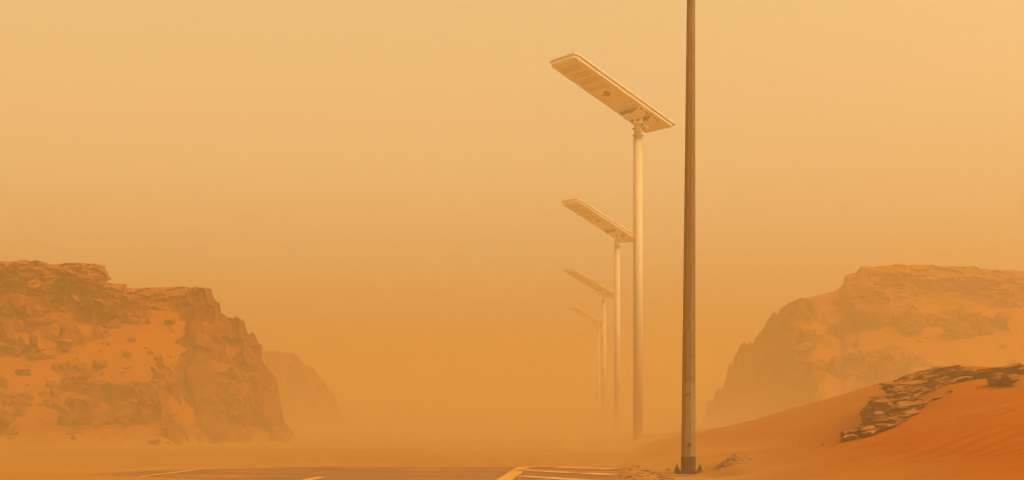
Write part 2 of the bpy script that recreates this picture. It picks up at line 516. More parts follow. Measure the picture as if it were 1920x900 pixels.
# ------------------------------------------------------------------ cliffs: real relief, each with its own distance and depth
def cliff(name, trace, dc, df, prof, seed, u0, u1, du, back, rock, label, amp=1.0, dip=0.0, dd=0.035, sand_on=True, cell=1.0):
    """trace: skyline (photo column, row) of the crest standing dc(u) metres away; df(u): distance of its foot;
       prof(u, t): height share from foot (t=0) to crest (t=1); rock(U, V, N): > 0 where rock stands out of the sand"""
    us = np.arange(u0, u1, du)
    tu, tv = np.array([p[0] for p in trace], float), np.array([p[1] for p in trace], float)
    row = np.interp(us, tu, tv)
    Dc, Df = dc(us), df(us)
    Hc = np.maximum(CAMZ + (HY - row) / F * Dc, 0.0)
    nf = int(1.25 * (Dc - Df).max() / dd)
    nb = int(back / 0.5)
    tt = np.linspace(0, 1, 801)
    pr = prof(us[:, None], tt[None, :], Hc[:, None]) * Hc[:, None]
    stp = np.sqrt(np.maximum(np.diff(pr, axis=1), 0) ** 2 + ((Dc - Df)[:, None] / 800) ** 2)
    arc = np.concatenate([[0], np.cumsum(stp.mean(0) + 1.5 * np.sqrt((stp ** 2).mean(0)))])
    tq = np.interp(np.linspace(0, arc[-1], nf), arc, tt)
    T = np.concatenate([[-0.12, -.06, -.02], tq, 1 + np.linspace(0, 1, nb)[1:]])
    U, TT = np.meshgrid(us, T, indexing='ij')
    Dc2, Df2, H2 = Dc[:, None], Df[:, None], Hc[:, None]
    Y = np.where(TT <= 1, Df2 + (Dc2 - Df2) * TT, Dc2 + (TT - 1) * back)
    X = (U - 960) / F * Y
    t = np.clip(TT, 0, 1)
    base = H2 * prof(U, t, H2)
    base = np.where(TT > 1, H2 * (1 - sstep(0.35, 1.0, TT - 1)), base)
    base = np.where(TT < 0, TT * 1.2, base)
    V = HY - (base - CAMZ) / Y * F            # photo row, used only to say where rock shows through
    w1 = fbm(X * .35 + seed, Y * .5, seed * .3, 4)
    # bedded rock: ledges with an uneven period
    slope = np.gradient(base, axis=1) / np.maximum(np.gradient(Y, axis=1), 1e-3)
    steepness = sstep(.75, 1.6, slope)
    zz = base + 0.22 * w1 + dip * X
    per = 0.30 * cell
    ph = zz / per + 0.35 * perlin(X * .5, Y * .5, seed)
    led = (np.floor(ph) + sstep(0.55, 1.0, ph - np.floor(ph)) - ph) * per
    rough = fbm(X * 1.1 / cell, Y * 1.1 / cell, base * 2.2 / cell + seed, 6, .56)
    rid = fbm(X * .7 / cell + 5, Y * .7 / cell, base * 1.3 + seed * 2, 5, .5, True)
    nb1 = fbm(X * .8 / cell, Y * 1.5 / cell, seed + 4.0, 4, .55)
    front = sstep(1.0, 0.82, TT) * sstep(-0.05, 0.08, TT) * sstep(0.0, 0.7, H2)
    r = rock(U, V, nb1)
    bare = sstep(-.5, .35, r)
    zr = base + (1.5 * led + 0.11 * rough + 0.10 * rid) * amp * front * (.15 + .85 * bare) * (1 - .6 * steepness) + np.clip(r, -1.2, 0.7) * 0.34 * front * sstep(.99, .86, TT)
    edge = 1 - np.clip(front, 0, 1)
    zr = zr + 0.03 * fbm(X * 2.0 / cell, Y, seed, 4) * (TT >= 0) * edge
    # joints: push the face in and out along the view depth and sideways
    jd = 0.30 * fbm(X * 1.3 / cell, base * 1.6, seed + 8, 5, .6) * amp * (.15 + .85 * steepness) * sstep(.0, .1, t) * sstep(1.5, 1.0, TT) * sstep(0.0, 0.7, H2)
    blk = worley(X * 1.1 / cell + .3 * w1, Y * .9 / cell, (base + dip * X) * 3.2 / cell) + .5 * worley(X * 2.6 / cell, Y * 2.0 / cell, (base + dip * X) * 7 / cell + .4 * w1)
    jd = jd + 0.20 * blk * amp * sstep(0.0, 0.7, H2) * sstep(.0, .1, t) * sstep(1.25, .98, TT) * sstep(-.3, .3, r)
    zr = zr + 0.05 * worley(X * 1.3 / cell + .3 * w1, Y * 1.0 / cell, 3.3) * front * sstep(-.3, .3, r)
    jx = 0.12 * fbm(Y * 1.2, base * 3.0 / cell, seed + 2, 4, .55) * amp * (.4 + .6 * steepness) * sstep(.0, .1, t) * sstep(1.3, .9, TT)
    o = grid_mesh(name, X + jx, Y + jd, zr, M_rock, smooth=False)
    tag(o, label, kind='structure')
    res = [o, (X + jx, Y + jd, zr, r, TT, U, V)]
    if sand_on:
        st = TT <= 1.0
        k = int(st[0].sum())
        lim = prof(U[:, :k], t[:, :k], H2)
        zs = H2 * lim + 0.06 * fbm(X[:, :k] * .6, Y[:, :k] * .6, seed + 1, 3) + 0.02 + 0.02 * fbm(X[:, :k] * 2.2, Y[:, :k] * 2.2, seed + 6, 4)
        zs = np.where(TT[:, :k] < 0, TT[:, :k] * 0.6 + 0.02, zs)
        top = sstep(.87, .94, TT[:, :k])
        zs = zs - top * 0.6
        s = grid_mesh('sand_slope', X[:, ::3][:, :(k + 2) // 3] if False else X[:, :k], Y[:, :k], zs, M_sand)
        tag(s, label.split(' cliff')[0] + ' cliff: drifted orange sand banked against it', kind='structure')
        res.append(s)
    return res


def blob(U, V, cx, cy, rx, ry):
    return np.exp(-(((U - cx) / rx) ** 2 + ((V - cy) / ry) ** 2))


# left cliff
LT = [(-400, 470), (-150, 480), (-60, 486), (0, 492), (35, 488), (70, 490), (92, 497), (115, 493), (160, 491), (188, 494), (196, 505), (200, 516), (198.5, 532), (222, 534), (238, 533),
      (240, 541), (262, 542), (300, 538), (355, 538), (385, 548), (400, 558), (408, 572), (414, 598), (440, 606), (456, 613), (468, 638), (480, 660), (490, 688), (503, 716), (516, 746), (530, 785), (545, 812), (565, 840), (600, 850)]


def l_prof(U, t, H):
    q = np.minimum(1.0, 3.22 / np.maximum(H, .1))
    cap = sstep(0.0, 1.0, np.clip((t - 0.90) / 0.06, 0, 1)) * (1 - q)
    talus = q * (0.10 * t + 0.90 * t ** 1.25)
    steep = sstep(0.0, 1.0, np.clip(t / 0.95, 0, 1)) ** 0.8
    k = sstep(330, 430, U)
    return np.clip((cap + talus) * (1 - k) + steep * k, 0, 1.02)


def l_rock(U, V, N):
    b = -0.32 + 2.1 * N
    b = b + 1.6 * sstep(625, 560, V + 45 * N) + 2.3 * sstep(310, 410, U + 25 * N)
    b = b + 1.0 * blob(U, V, 215, 590, 60, 18) + 1.5 * blob(U, V, 190, 738, 110, 16) + 1.5 * blob(U, V, 270, 750, 60, 25) + 1.4 * blob(U, V, 285, 790, 40, 28) + 1.2 * blob(U, V, 150, 790, 30, 16)
    b = b + 0.35 * sstep(160, 60, U) * sstep(700, 640, V)
    b = b - 2.2 * blob(U + 30 * N, V, 272, 650, 66, 52) - .9 * blob(U, V, 235, 612, 18, 22) + 1.2 * blob(U, V, 250, 634, 20, 7) + 1.9 * blob(U, V, 296, 692, 12, 16) + 1.8 * blob(U, V, 316, 630, 24, 9) + 1.6 * blob(U, V, 190, 640, 22, 6) + 1.5 * blob(U, V, 262, 676, 12, 6) - 1.2 * blob(U, V, 60, 725, 70, 25) - 1.3 * blob(U, V, 100, 700, 90, 14) - 1.0 * blob(U, V, 200, 705, 60, 14)
    b = b - 1.3 * blob(U, V, 230, 770, 80, 9) - 1.2 * blob(U, V, 340, 780, 25, 25) - 0.8 * sstep(790, 820, V)
    return b


LC = cliff('cliff', LT, lambda u: 27.5 + 0 * u, lambda u: 20.5 + 4.5 * sstep(300, 440, u), l_prof, 3.0, -420, 600, 2.2, 9, l_rock,
      'left rocky desert cliff with flat cap and sand filled slope', dip=.16, amp=1.25, cell=.85)

# low faint hill behind it
HT = [(300, 690), (420, 668), (480, 656), (505, 660), (535, 667), (562, 676), (588, 692), (606, 714), (622, 742), (636, 772), (652, 800), (680, 808)]
cliff('cliff', HT, lambda u: 52 + 0 * u, lambda u: 47 + 0 * u, lambda U, t, H: sstep(0, 1, t), 9.0, 300, 680, 3, 12, lambda U, V, N: 1.0 + N,
      'faint hill showing behind the left rocky cliff', dd=.2, sand_on=False, cell=2.0)

# right cliff
RT = [(1270, 806), (1318, 800), (1330, 775), (1345, 750), (1360, 722), (1375, 690), (1385, 668), (1400, 656), (1418, 642), (1421, 630), (1440, 613), (1448, 603), (1474, 586), (1481, 572), (1510, 561), (1550, 550),
      (1574, 543), (1582, 530), (1586, 515), (1606, 511), (1609, 501), (1640, 499), (1690, 495), (1735, 498), (1790, 499), (1828, 499), (1842, 504), (1920, 507), (2050, 505), (2300, 530)]


def r_prof(U, t, H):
    k = sstep(1590, 1480, U)
    tal = 0.10 * t + 0.79 * t ** 1.4 + 0.11 * sstep(.90, .98, t)
    steep = sstep(0, 1, np.clip(t * 1.02, 0, 1)) ** .85
    return np.clip(tal * (1 - k) + steep * k, 0, 1.02)


def r_rock(U, V, N):
    b = -0.55 + 2.0 * N + 1.0 * sstep(550, 510, V) + 1.5 * sstep(1590, 1500, U + 20 * N)
    b = b + 1.7 * blob(U, V, 1625, 580, 45, 32) + 1.9 * blob(U, V, 1708, 605, 32, 22) + 1.8 * blob(U, V, 1815, 622, 60, 20) + 1.8 * blob(U, V, 1650, 685, 60, 38)
    b = b + 0.9 * blob(U, V, 1850, 560, 70, 25)
    b = b - 1.9 * blob(U, V, 1650, 638, 45, 14) - 2.0 * blob(U, V, 1800, 655, 160, 20) - 1.5 * blob(U, V, 1760, 585, 40, 16) - 1.3 * blob(U, V, 1870, 600, 40, 16)
    b = b - 1.2 * blob(U, V, 1690, 540, 40, 14) - 1.6 * blob(U, V, 1850, 690, 80, 25)
    return b


RC = cliff('cliff', RT, lambda u: 43 + 0 * u, lambda u: 31 + 8 * sstep(1560, 1400, u), r_prof, 21.0, 1270, 2300, 2.6, 12, r_rock,
      'right hazy desert cliff with flat top above the dunes', dd=.045, cell=1.3, amp=1.15)


# ------------------------------------------------------------------ rocks
def rock_mesh(bm, c, s, seed, rz=0.0, tilt=(0, 0), n=16, detail=2, rough=0.06, strata=0.0):
    """one angular stone: hull of random points, subdivided and weathered"""
    rg = np.random.default_rng(seed)
    p = rg.normal(size=(n, 3))
    p /= np.linalg.norm(p, axis=1)[:, None]
    p = np.sign(p) * np.abs(p) ** 0.6
    p *= rg.uniform(.75, 1.0, size=(n, 1))
    b = bmesh.new()
    for q in p:
        b.verts.new(q)
    h = bmesh.ops.convex_hull(b, input=b.verts)
    for v in [v for v in b.verts if not v.link_faces]:
        b.verts.remove(v)
    bmesh.ops.bevel(b, geom=list(b.edges), offset=.08, segments=1, affect='EDGES', clamp_overlap=True)
    bmesh.ops.triangulate(b, faces=b.faces)
    for i in range(detail):
        bmesh.ops.subdivide_edges(b, edges=[e for e in b.edges if e.calc_length() > (.22 if i < 2 else .12)], cuts=1, use_grid_fill=False)
        bmesh.ops.triangulate(b, faces=b.faces)
    M = Matrix.Translation(c) @ Matrix.Rotation(rz, 4, 'Z') @ Matrix.Rotation(tilt[0], 4, 'X') @ Matrix.Rotation(tilt[1], 4, 'Y') @ Matrix.Diagonal((*s, 1))
    off = Vector((seed * 1.7 % 50, seed * .9 % 31, 0))
    for v in b.verts:
        q = v.co.copy()
        d = mnoise.fractal(q * 1.6 + off, 0.7, 2.1, 4)
        v.co += q.normalized() * d * rough * 2.2
        if strata:
            k = math.sin((q.z * 7 + mnoise.noise(q * 1.5 + off) * 2.0))
            f = 1 - strata * (0.5 + .5 * k)
            v.co.x *= f
            v.co.y *= f
    b.transform(M)
    me = bpy.data.meshes.new('tmp')
    b.to_mesh(me)
    b.free()
    bm.from_mesh(me)
    bpy.data.meshes.remove(me)


def bm_obj(name, bm, m, parent=None):
    me = bpy.data.meshes.new(name)
    bmesh.ops.recalc_face_normals(bm, faces=bm.faces)
    bm.to_mesh(me)
    bm.free()
    me.materials.append(m)
    o = bpy.data.objects.new(name, me)
    C.objects.link(o)
    if parent:
        o.parent = parent
    return o


def sight(px, py):
    """distance of the first surface already built along the sight line through a photo point"""
    bpy.context.view_layer.update()
    r = scene.ray_cast(bpy.context.evaluated_depsgraph_get(), Vector((0, 0, CAMZ)), Vector(((px - 960) / F, 1, (HY - py) / F)).normalized())
    return r[1].y if r[0] else 1e3


def drop(x, y):
    r = scene.ray_cast(bpy.context.evaluated_depsgraph_get(), Vector((x, y, 30)), Vector((0, 0, -1)))
    return r[1].z


def meet(px, py, d0=7.0, d1=13.3):
    """distance at which the sight line through a photo point reaches the dune"""
    ds = np.arange(d0, d1, .04)
    zr_ = CAMZ + (HY - py) / F * ds
    hit = ground_z((px - 960) / F * ds, ds, False) >= zr_
    return float(ds[np.argmax(hit)]) if hit.any() else d1


def scree(cl, n, smin, smax, seed, label, ulo, uhi, rlo=-.55, rhi=9):
    X, Y, Z, r, TT, U, V = cl[1]
    rg = np.random.default_rng(seed)
    bpy.context.view_layer.update()
    cand = np.argwhere((TT > .03) & (TT < .86) & (r > rlo) & (r < rhi) & (U > ulo) & (U < uhi))
    bm = bmesh.new()
    for j in range(n):
        a_, b_ = cand[rg.integers(len(cand))]
        s = smin * (smax / smin) ** (rg.uniform() ** 1.8)
        zb_ = Z[a_, b_] if rhi > 5 else drop(X[a_, b_], Y[a_, b_])
        rock_mesh(bm, Vector((X[a_, b_], Y[a_, b_] - s * .3, zb_ + s * .10)), (s * rg.uniform(.8, 1.7), s * rg.uniform(.7, 1.2), s * rg.uniform(.35, .7)),
                  seed * 1000 + j, rg.uniform(0, 3), (R(rg.uniform(-20, 20)), R(rg.uniform(-20, 20))), n=12, detail=1, rough=.07)
    tag(bm_obj('scree', bm, M_boulder), label, kind='stuff')


# near outcrop: ledges stepping down to the left, each a slab set in the sand
bm = bmesh.new()
sd_ = 100
rg = np.random.default_rng(5)
# (photo column, row, half width px, half height px, distance)
slabs = [
    (1872, 701, 42, 6, 13.9), (1935, 695, 50, 7, 14.0), (1985, 690, 50, 8, 14.1),
    (1646, 770, 26, 17, 12.5), (1642, 790, 22, 13, 12.4), (1694, 726, 40, 11, 12.9), (1676, 752, 38, 12, 12.6), (1752, 704, 40, 9, 13.2), (1700, 770, 34, 10, 12.4),
    (1600, 812, 26, 7, 12.4), (1592, 822, 17, 6, 12.35), (1622, 800, 26, 7, 12.5), (1640, 806, 24, 7, 12.4), (1628, 812, 22, 6, 12.35),
    (1638, 786, 22, 9, 12.6), (1655, 778, 24, 12, 12.6), (1632, 772, 16, 9, 12.65), (1646, 762, 18, 10, 12.7), (1660, 753, 30, 10, 12.7), (1648, 750, 18, 9, 12.6),
    (1668, 790, 26, 8, 12.4), (1690, 780, 28, 8, 12.4), (1686, 765, 32, 8, 12.5), (1708, 758, 26, 6, 12.55), (1684, 748, 30, 8, 12.7), (1704, 770, 30, 7, 12.4),
    (1650, 802, 18, 5, 12.2), (1660, 800, 26, 5, 12.2), (1716, 752, 14, 5, 12.5),
    (1690, 735, 30, 8, 12.9), (1680, 727, 22, 8, 13.0), (1705, 724, 28, 8, 13.0), (1696, 716, 24, 7, 13.1), (1722, 735, 26, 6, 12.8), (1715, 742, 24, 5, 12.7),
    (1730, 716, 28, 7, 13.1), (1722, 704, 26, 7, 13.3), (1742, 708, 26, 7, 13.3), (1750, 698, 26, 6, 13.5), (1768, 703, 22, 6, 13.4), (1762, 718, 20, 6, 13.0), (1748, 726, 24, 5, 12.9),
    (1780, 696, 26, 6, 13.6), (1792, 700, 20, 5, 13.5), (1798, 714, 24, 4, 13.0), (1775, 706, 30, 5, 13.4), (1735, 700, 18, 6, 13.4),
    (1812, 700, 22, 4, 13.7), (1840, 700, 24, 4, 13.8), (1868, 698, 26, 5, 13.9), (1886, 692, 22, 6, 14.0), (1906, 692, 30, 5, 14.0), (1930, 694, 26, 6, 14.0),
    (1960, 690, 40, 8, 14.2), (2010, 688, 40, 10, 14.2)]
bm2 = bmesh.new()
for px, py, hw, hh, d in slabs:
    d = min(d, meet(px, py + hh * .7))
    for j in range(2):
        sd_ += 1
        ox, oy = rg.uniform(-.45, .45) * hw, rg.uniform(-.6, .6) * hh
        k = (1.25, .75, .45)[j]
        c = at(px + ox * (j > 0), py + oy * (j > 0) - (0, 1, 2)[j], d - .10 * j)
        s = (hw / F * d * k, hw / F * d * k * rg.uniform(.8, 1.3), max(hh, 4) / F * d * rg.uniform(.85, 1.3) * (1.1, .8, .6)[j])
        rock_mesh(bm2 if px > 1835 else bm, c, s, sd_, rg.uniform(-.35, .35), (R(rg.uniform(-12, 6)), R(rg.uniform(-19, -3))), n=(22, 14, 12)[j], detail=(3, 2, 1)[j], rough=.10, strata=(.22, .12, .05)[j])
o = bm_obj('rock_outcrop', bm2, M_rock_near)
tag(o, 'low dark rock ledge on the dune crest behind the cracked boulder', 'rock outcrop')
o = bm_obj('rock_outcrop', bm, M_rock_near)
tag(o, 'dark layered sandstone outcrop breaking through the dune crest at right', 'rock outcrop')

bm = bmesh.new()
for j, (px, py, hw, hh) in enumerate([(1878, 711, 30, 13), (1866, 713, 18, 12), (1893, 710, 24, 11)]):
    d = meet(px, 722) - .05 * j
    rock_mesh(bm, at(px, py, d), (hw / F * d, hw / F * d * .8, hh / F * d), 400 + j, .2 * j, (R(-6), R(3)), n=20, detail=2, rough=.07, strata=.06)
tag(bm_obj('boulder', bm, M_rock_near), 'broad cracked boulder half buried in sand right of the layered outcrop', 'boulder')

STONES = [
    (1759, 744, 15, 4, 12.0, 'thin flat stone lying on sand below the layered outcrop'),
    (1746, 750, 8, 2.5, 11.95, 'thin sliver of rock at the lower left of the flat stone'),
    (1786, 731, 11, 3.5, 12.2, 'small wedge of rock on sand between flat stone and cracked boulder'),
    (1832, 730, 2.5, 1.6, 12.3, 'tiny pebble alone on sand below the cracked boulder'),
    (1712, 758, 12, 2.5, 12.1, 'low sliver of stone at the right foot of the layered outcrop'),
    (1544, 832, 5, 2.5, 12.6, 'small dark stone just left of the layered outcrop foot'),
    (1498, 833, 3, 1.5, 12.9, 'tiny dark stone alone on the sand hollow'),
]
for j, (px, py, hw, hh, d, lab) in enumerate(STONES):
    bm = bmesh.new()
    d = sight(px, py + hh * .6) - .3 * hw / F * 12
    x = (px - 960) / F * d
    z = drop(x, d)
    rock_mesh(bm, Vector((x, d, z + .35 * hh / F * d)), (hw / F * d, hw / F * d * .8, 1.15 * hh / F * d), 500 + j, .3 * j, (0, R(-12)), n=14, detail=1, rough=.07)
    tag(bm_obj('stone', bm, M_rock_near), lab, 'stone')

scree(LC, 280, .04, .24, 31, 'broken stones scattered over the left cliff slope', -100, 330)
scree(LC, 130, .015, .07, 33, 'small stones sprinkled over the sand patches of the left slope', -60, 340, -3.5, -.4)
scree(RC, 170, .08, .38, 32, 'broken stones scattered over the right cliff slope', 1480, 2000)

# mound of rubble right of the tall pole
_mx0, _my0 = (1378 - 960) / F * 11.0, 11.0
gx, gy = np.meshgrid(np.linspace(-.26, .26, 90), np.linspace(-.30, .30, 90), indexing='ij')
rr = np.sqrt(((gx - .03 * perlin(gx * 8, gy * 8, 1)) / .215) ** 2 + (gy / .24) ** 2)
hgt = np.clip(1 - rr, -.3, 1)
lump = worley(gx * 26, gy * 26, 2.0) * .006 + fbm(gx * 14, gy * 14, 3.0, 4) * .010
zb_ = ground_z(_mx0 + gx, _my0 + gy, False) - .012
mo_ = grid_mesh('rubble_mound', _mx0 + gx, _my0 + gy, zb_ + .088 * hgt + lump * sstep(-.1, .2, hgt), M_gravel, smooth=False)
tag(mo_, 'low heap of broken rubble right of the tall dark pole', 'rubble mound')

# broken gravelly ground between the hatched marking and the tall pole
bm = bmesh.new()
for j in range(80):
    px = rg.uniform(1140, 1275)
    d = rg.uniform(8.6, 12.4)
    x = (px - 960) / F * d
    z = gz(x, d)
    s = rg.uniform(.008, .042) * rg.uniform(.5, 1.1)
    rock_mesh(bm, Vector((x, d, z + s * .0)), (s * 1.5, s * 1.5, s * .42), 700 + j, rg.uniform(0, 3), (0, 0), n=10, detail=0, rough=.05)
tag(bm_obj('gravel', bm, M_gravel), 'broken gravel along the verge between road hatching and tall pole', kind='stuff')

# boulders on the left slope
BOULD = [
    (188, 683, 17, 11, 'rounded dark boulder at the left rim of the big sand patch, left cliff'),
    (238, 664, 10, 7, 'small wedge boulder in the big sand patch, right above the rounded boulder'),
    (148, 688, 16, 9, 'wedge shaped boulder just left of the rounded dark boulder, left cliff'),
    (45, 698, 18, 9, 'broad flat boulder lying in sand near the left edge of the photo'),
    (94, 719, 13, 7, 'small rounded boulder above the tip of the long slanting ledge'),
    (292, 696, 8, 14, 'upright narrow boulder at the right rim of the big sand patch'),
    (252, 601, 14, 7, 'flat boulder at the top of the big sand patch, left cliff'),
    (318, 604, 13, 7, 'flat boulder on the shelf below the second summit, left cliff'),
    (247, 636, 10, 6, 'low boulder in the upper part of the big sand patch, left cliff'),
    (282, 660, 6, 5, 'small stone high on the right side of the big sand patch'),
    (294, 672, 6, 5, 'small stone directly above the upright narrow boulder'),
    (98, 753, 18, 8, 'flat boulder beneath the tip of the long slanting ledge'),
    (155, 788, 22, 13, 'pointed block low on the slope under the long slanting ledge'),
    (242, 776, 7, 4, 'small stone in sand under the long slanting ledge'),
    (205, 583, 26, 9, 'wide leaning slab under the right end of the flat cap, left cliff'),
    (58, 603, 13, 8, 'squat boulder under the flat cap near the left edge of the photo'),
    (122, 655, 10, 5, 'small flat boulder on the stony slope left of the big sand patch'),
]
for j, (px, py, hw, hh, lab) in enumerate(BOULD):
    d = sight(px, py + hh * .55) - .25 * hw / F * 25
    bm = bmesh.new()
    c = at(px, py, d)
    rock_mesh(bm, c, (hw / F * d, hw / F * d * .9, hh / F * d), 900 + j, .4 * j, (R(-8), R(8 if j % 2 else -8)), n=18, detail=2, rough=.08, strata=.05)
    tag(bm_obj('boulder', bm, M_boulder), lab, 'boulder')

# large dark blocks standing out of the sand on the right cliff
for j, (px, py, hw, hh, lab) in enumerate([
        (1708, 607, 35, 24, 'large pointed dark block standing in the sand bowl of the right cliff'),
        (1630, 585, 46, 34, 'broad dark rock face at the upper left of the sand bowl, right cliff'),
        (1800, 622, 38, 19, 'wide low block right of the large pointed block, right cliff'),
        (1845, 618, 30, 15, 'smaller sloping block on the right side of the wide low block'),
        (1758, 604, 11, 7, 'small stone between the pointed block and the wide low block'),
        (1610, 668, 26, 15, 'dark ledge block low on the right cliff above the middle dune crest'),
        (1665, 690, 58, 30, 'long layered block low on the right cliff behind the dune outcrop'),
        (1880, 650, 9, 5, 'small lone stone on sand near the right edge of the photo')]):
    d = sight(px, py + hh * .5) - .15 * hw / F * 40
    bm = bmesh.new()
    rock_mesh(bm, at(px, py, d), (hw / F * d, hw / F * d * .55, hh / F * d), 950 + j, .3 * j, (R(-12), R((-10, 12, 8, 14)[j % 4])), n=24, detail=3, rough=.09, strata=.08)
    tag(bm_obj('boulder', bm, M_boulder), lab, 'boulder')

# ------------------------------------------------------------------ street lamps
def lamp(base):
    root = empty('street_lamp', base)
    H = 6.0
    m = MB()
    m.tube((0, 0, -.25), (0, 0, H - .27), .094, .086, 32)
    m.tube((0, 0, H - .285), (0, 0, H - .27), .091, .091, 32)
    m.build('pole', M_pcoat, root, True)
    # socket that slips over the pole
    m = MB()
    m.tube((0, 0, H - .30), (0, 0, H + .09), .078, .076, 32)
    sl = m.build('socket', M_pcoat, root, True)
    for z in (-.20, -.07):
        for sx in (-1, 1):
            b = MB()
            b.tube((sx * .07, -.01, H + z), (sx * .108, -.015, H + z), .014, n=10)
            b.build('screw', M_bolt, sl, True)
        b = MB()
        b.tube((.012, -.07, H - .13 + z * .1), (.012, -.09, H - .13 + z * .1), .010, n=10)
        b.build('screw', M_bolt, sl, True)
    # the head: axis a (towards its front end), b across, n up through the panel
    yaw, pit = R(33.8), R(22.7)
    a = Vector((-math.cos(pit) * math.cos(yaw), -math.cos(pit) * math.sin(yaw), math.sin(pit)))
    b_ = Vector((0, 0, 1)).cross(a).normalized()
    if b_.y < 0:
        b_ = -b_
    n_ = a.cross(b_)
    if n_.z < 0:
        n_ = -n_
    rl = R(2.8)
    b_, n_ = b_ * math.cos(rl) + n_ * math.sin(rl), n_ * math.cos(rl) - b_ * math.sin(rl)
    org = Vector((-.518, -.30, H + .467))       # centre of the underside
    M = Matrix(((a.x, b_.x, n_.x, org.x), (a.y, b_.y, n_.y, org.y), (a.z, b_.z, n_.z, org.z), (0, 0, 0, 1)))
    L, W, T = 2.57, .89, .065

    def outl(L, W, c, c2=None):
        c2 = c2 or c
        return [(L / 2 - c, -W / 2), (L / 2, -W / 2 + c), (L / 2, W / 2 - c), (L / 2 - c, W / 2), (-L / 2 + c2, W / 2), (-L / 2, W / 2 - c2), (-L / 2, -W / 2 + c2), (-L / 2 + c2, -W / 2)]
    m = MB()
    m.prism(outl(L - .05, W - .07, .06, .03), M, 0, .012, .012)
    m.prism(outl(L - .05, W - .07, .06, .03), M, .012, T)
    hd = m.build('lamp_head', M_coat, root, bevel=.004)
    m = MB()
    m.prism(outl(L, W, .075, .04), M, T - .012, T + .022)
    m.build('panel_frame', M_frame, hd)
    m = MB()
    m.prism(outl(L - .06, W - .06, .06, .03), M, T + .0225, T + .026)
    m.build('solar_panel', M_cell, hd)
    # raised rib on the underside, along the far edge
    m = MB()
    m.prism([(-L / 2 + .05, W / 2 - .075), (L / 2 - .09, W / 2 - .075), (L / 2 - .09, W / 2 - .055), (-L / 2 + .05, W / 2 - .055)], M, -.008, .001)
    m.prism([(L / 2 - .10, -W / 2 + .11), (L / 2 - .085, -W / 2 + .11), (L / 2 - .085, W / 2 - .10), (L / 2 - .10, W / 2 - .10)], M, -.006, .001)
    m.build('rib', M_coat, hd)
    for k in range(4):
        x0 = L / 2 - .27 - k * .215
        m = MB()
        o2 = []
        hw, hl = .082, .30
        for i in range(7):
            an = -math.pi / 2 + math.pi * i / 6
            o2.append((x0 + hw * math.sin(an), hl - hw * .4 + hw * .6 * math.cos(an)))
        for i in range(7):
            an = math.pi / 2 - math.pi * i / 6
            o2.append((x0 + hw * math.sin(an), -hl + hw * .4 - hw * .6 * math.cos(an)))
        m.prism(o2, M, -.009, .001, .01)
        md = m.build('led_module', M_lens, hd)
        lens = MB()
        for i in range(13):
            for j in range(4):
                c = M @ Vector((x0 + (j - 1.5) * .036, (i - 6) * .042, -.009))
                lens.tube(c, c - n_ * .006, .0135, .007, 8)
        lens.build('led_lens', M_bolt if False else M_led, md, True)
    m = MB()
    c = M @ Vector((.12, -.0, 0))
    m.tube(c, c - n_ * .025, .075, .06, 24)
    m.build('motion_sensor', M_dark, hd, True)
    m = MB()
    c = M @ Vector((.095, .13, 0))
    m.tube(c, c - n_ * .008, .015, .015, 12)
    m.build('indicator', M_dark, hd, True)
    for x_ in (1.05, .2, -.62, -1.1):
        m = MB()
        c = M @ Vector((x_, W / 2 - .002, T + .005))
        m.tube(c, c + b_ * .01, .012, n=10)
        m.build('screw', M_bolt, hd)
    # bracket: two arched saddles under the head, joined by a hinge block over the socket
    xa = -.70
    br = None
    for (x0, x1, dep, hw) in ((xa + .26, xa + .02, .125, .33), (xa - .09, xa - .26, .10, .33)):
        N = 18
        vs_, fs = [], []
        for x_ in (x0, x1):
            for off in (0.0, .02):
                for i in range(N + 1):
                    q = i / N * 2 - 1
                    s_ = (1 - abs(q) ** 2.2)
                    vs_.append(M @ Vector((x_, q * hw * (1 if x_ == x0 else .8), -dep * s_ ** .9 - off)))
        n1 = N + 1
        for i in range(N):
            fs += [(i, i + 1, 2 * n1 + i + 1, 2 * n1 + i), (n1 + i, 3 * n1 + i, 3 * n1 + i + 1, n1 + i + 1), (i, n1 + i, n1 + i + 1, i + 1), (2 * n1 + i, 2 * n1 + i + 1, 3 * n1 + i + 1, 3 * n1 + i)]
        fs += [(0, 2 * n1, 3 * n1, n1), (N, n1 + N, 3 * n1 + N, 2 * n1 + N)]
        m = MB()
        m.add(vs_, fs)
        m.add([M @ Vector((x1 + .03, -hw * .8, 0)), M @ Vector((x1 + .03, hw * .8, 0)), M @ Vector((x1 + .03, hw * .7, -dep * .6)), M @ Vector((x1 + .03, 0, -dep)), M @ Vector((x1 + .03, -hw * .7, -dep * .6))], [(0, 1, 2, 3, 4)])  # closing plate added to block light from behind and darken the arch
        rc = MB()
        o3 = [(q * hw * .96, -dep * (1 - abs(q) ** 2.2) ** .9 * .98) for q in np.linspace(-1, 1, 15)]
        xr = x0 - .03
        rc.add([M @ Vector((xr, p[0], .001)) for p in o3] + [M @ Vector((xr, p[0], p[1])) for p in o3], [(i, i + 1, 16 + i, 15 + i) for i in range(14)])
        recess_shade = rc
        for sy in (-1, 1):
            m.box(M @ Vector(((x0 + x1) / 2, sy * (hw + .005), -.008)), (abs(x0 - x1), .07, .014), M.to_3x3())
        if br is None:
            br = m.build('bracket', M_coat, root, bevel=.003)
        else:
            m.build('saddle', M_coat, br, bevel=.003)
        recess_shade.build('recess_shade', M_dark, br)  # near-black sheet painting the shade between saddle and underside
        for sy in (-1, 1):
            for x_ in (x0 - .05, x1 + .04):
                s2 = MB()
                c = M @ Vector((x_, sy * (hw + .008), -.014))
                s2.tube(c, c - n_ * .022, .02, .017, 8)
                s2.build('bolt', M_bolt, br)
    m = MB()
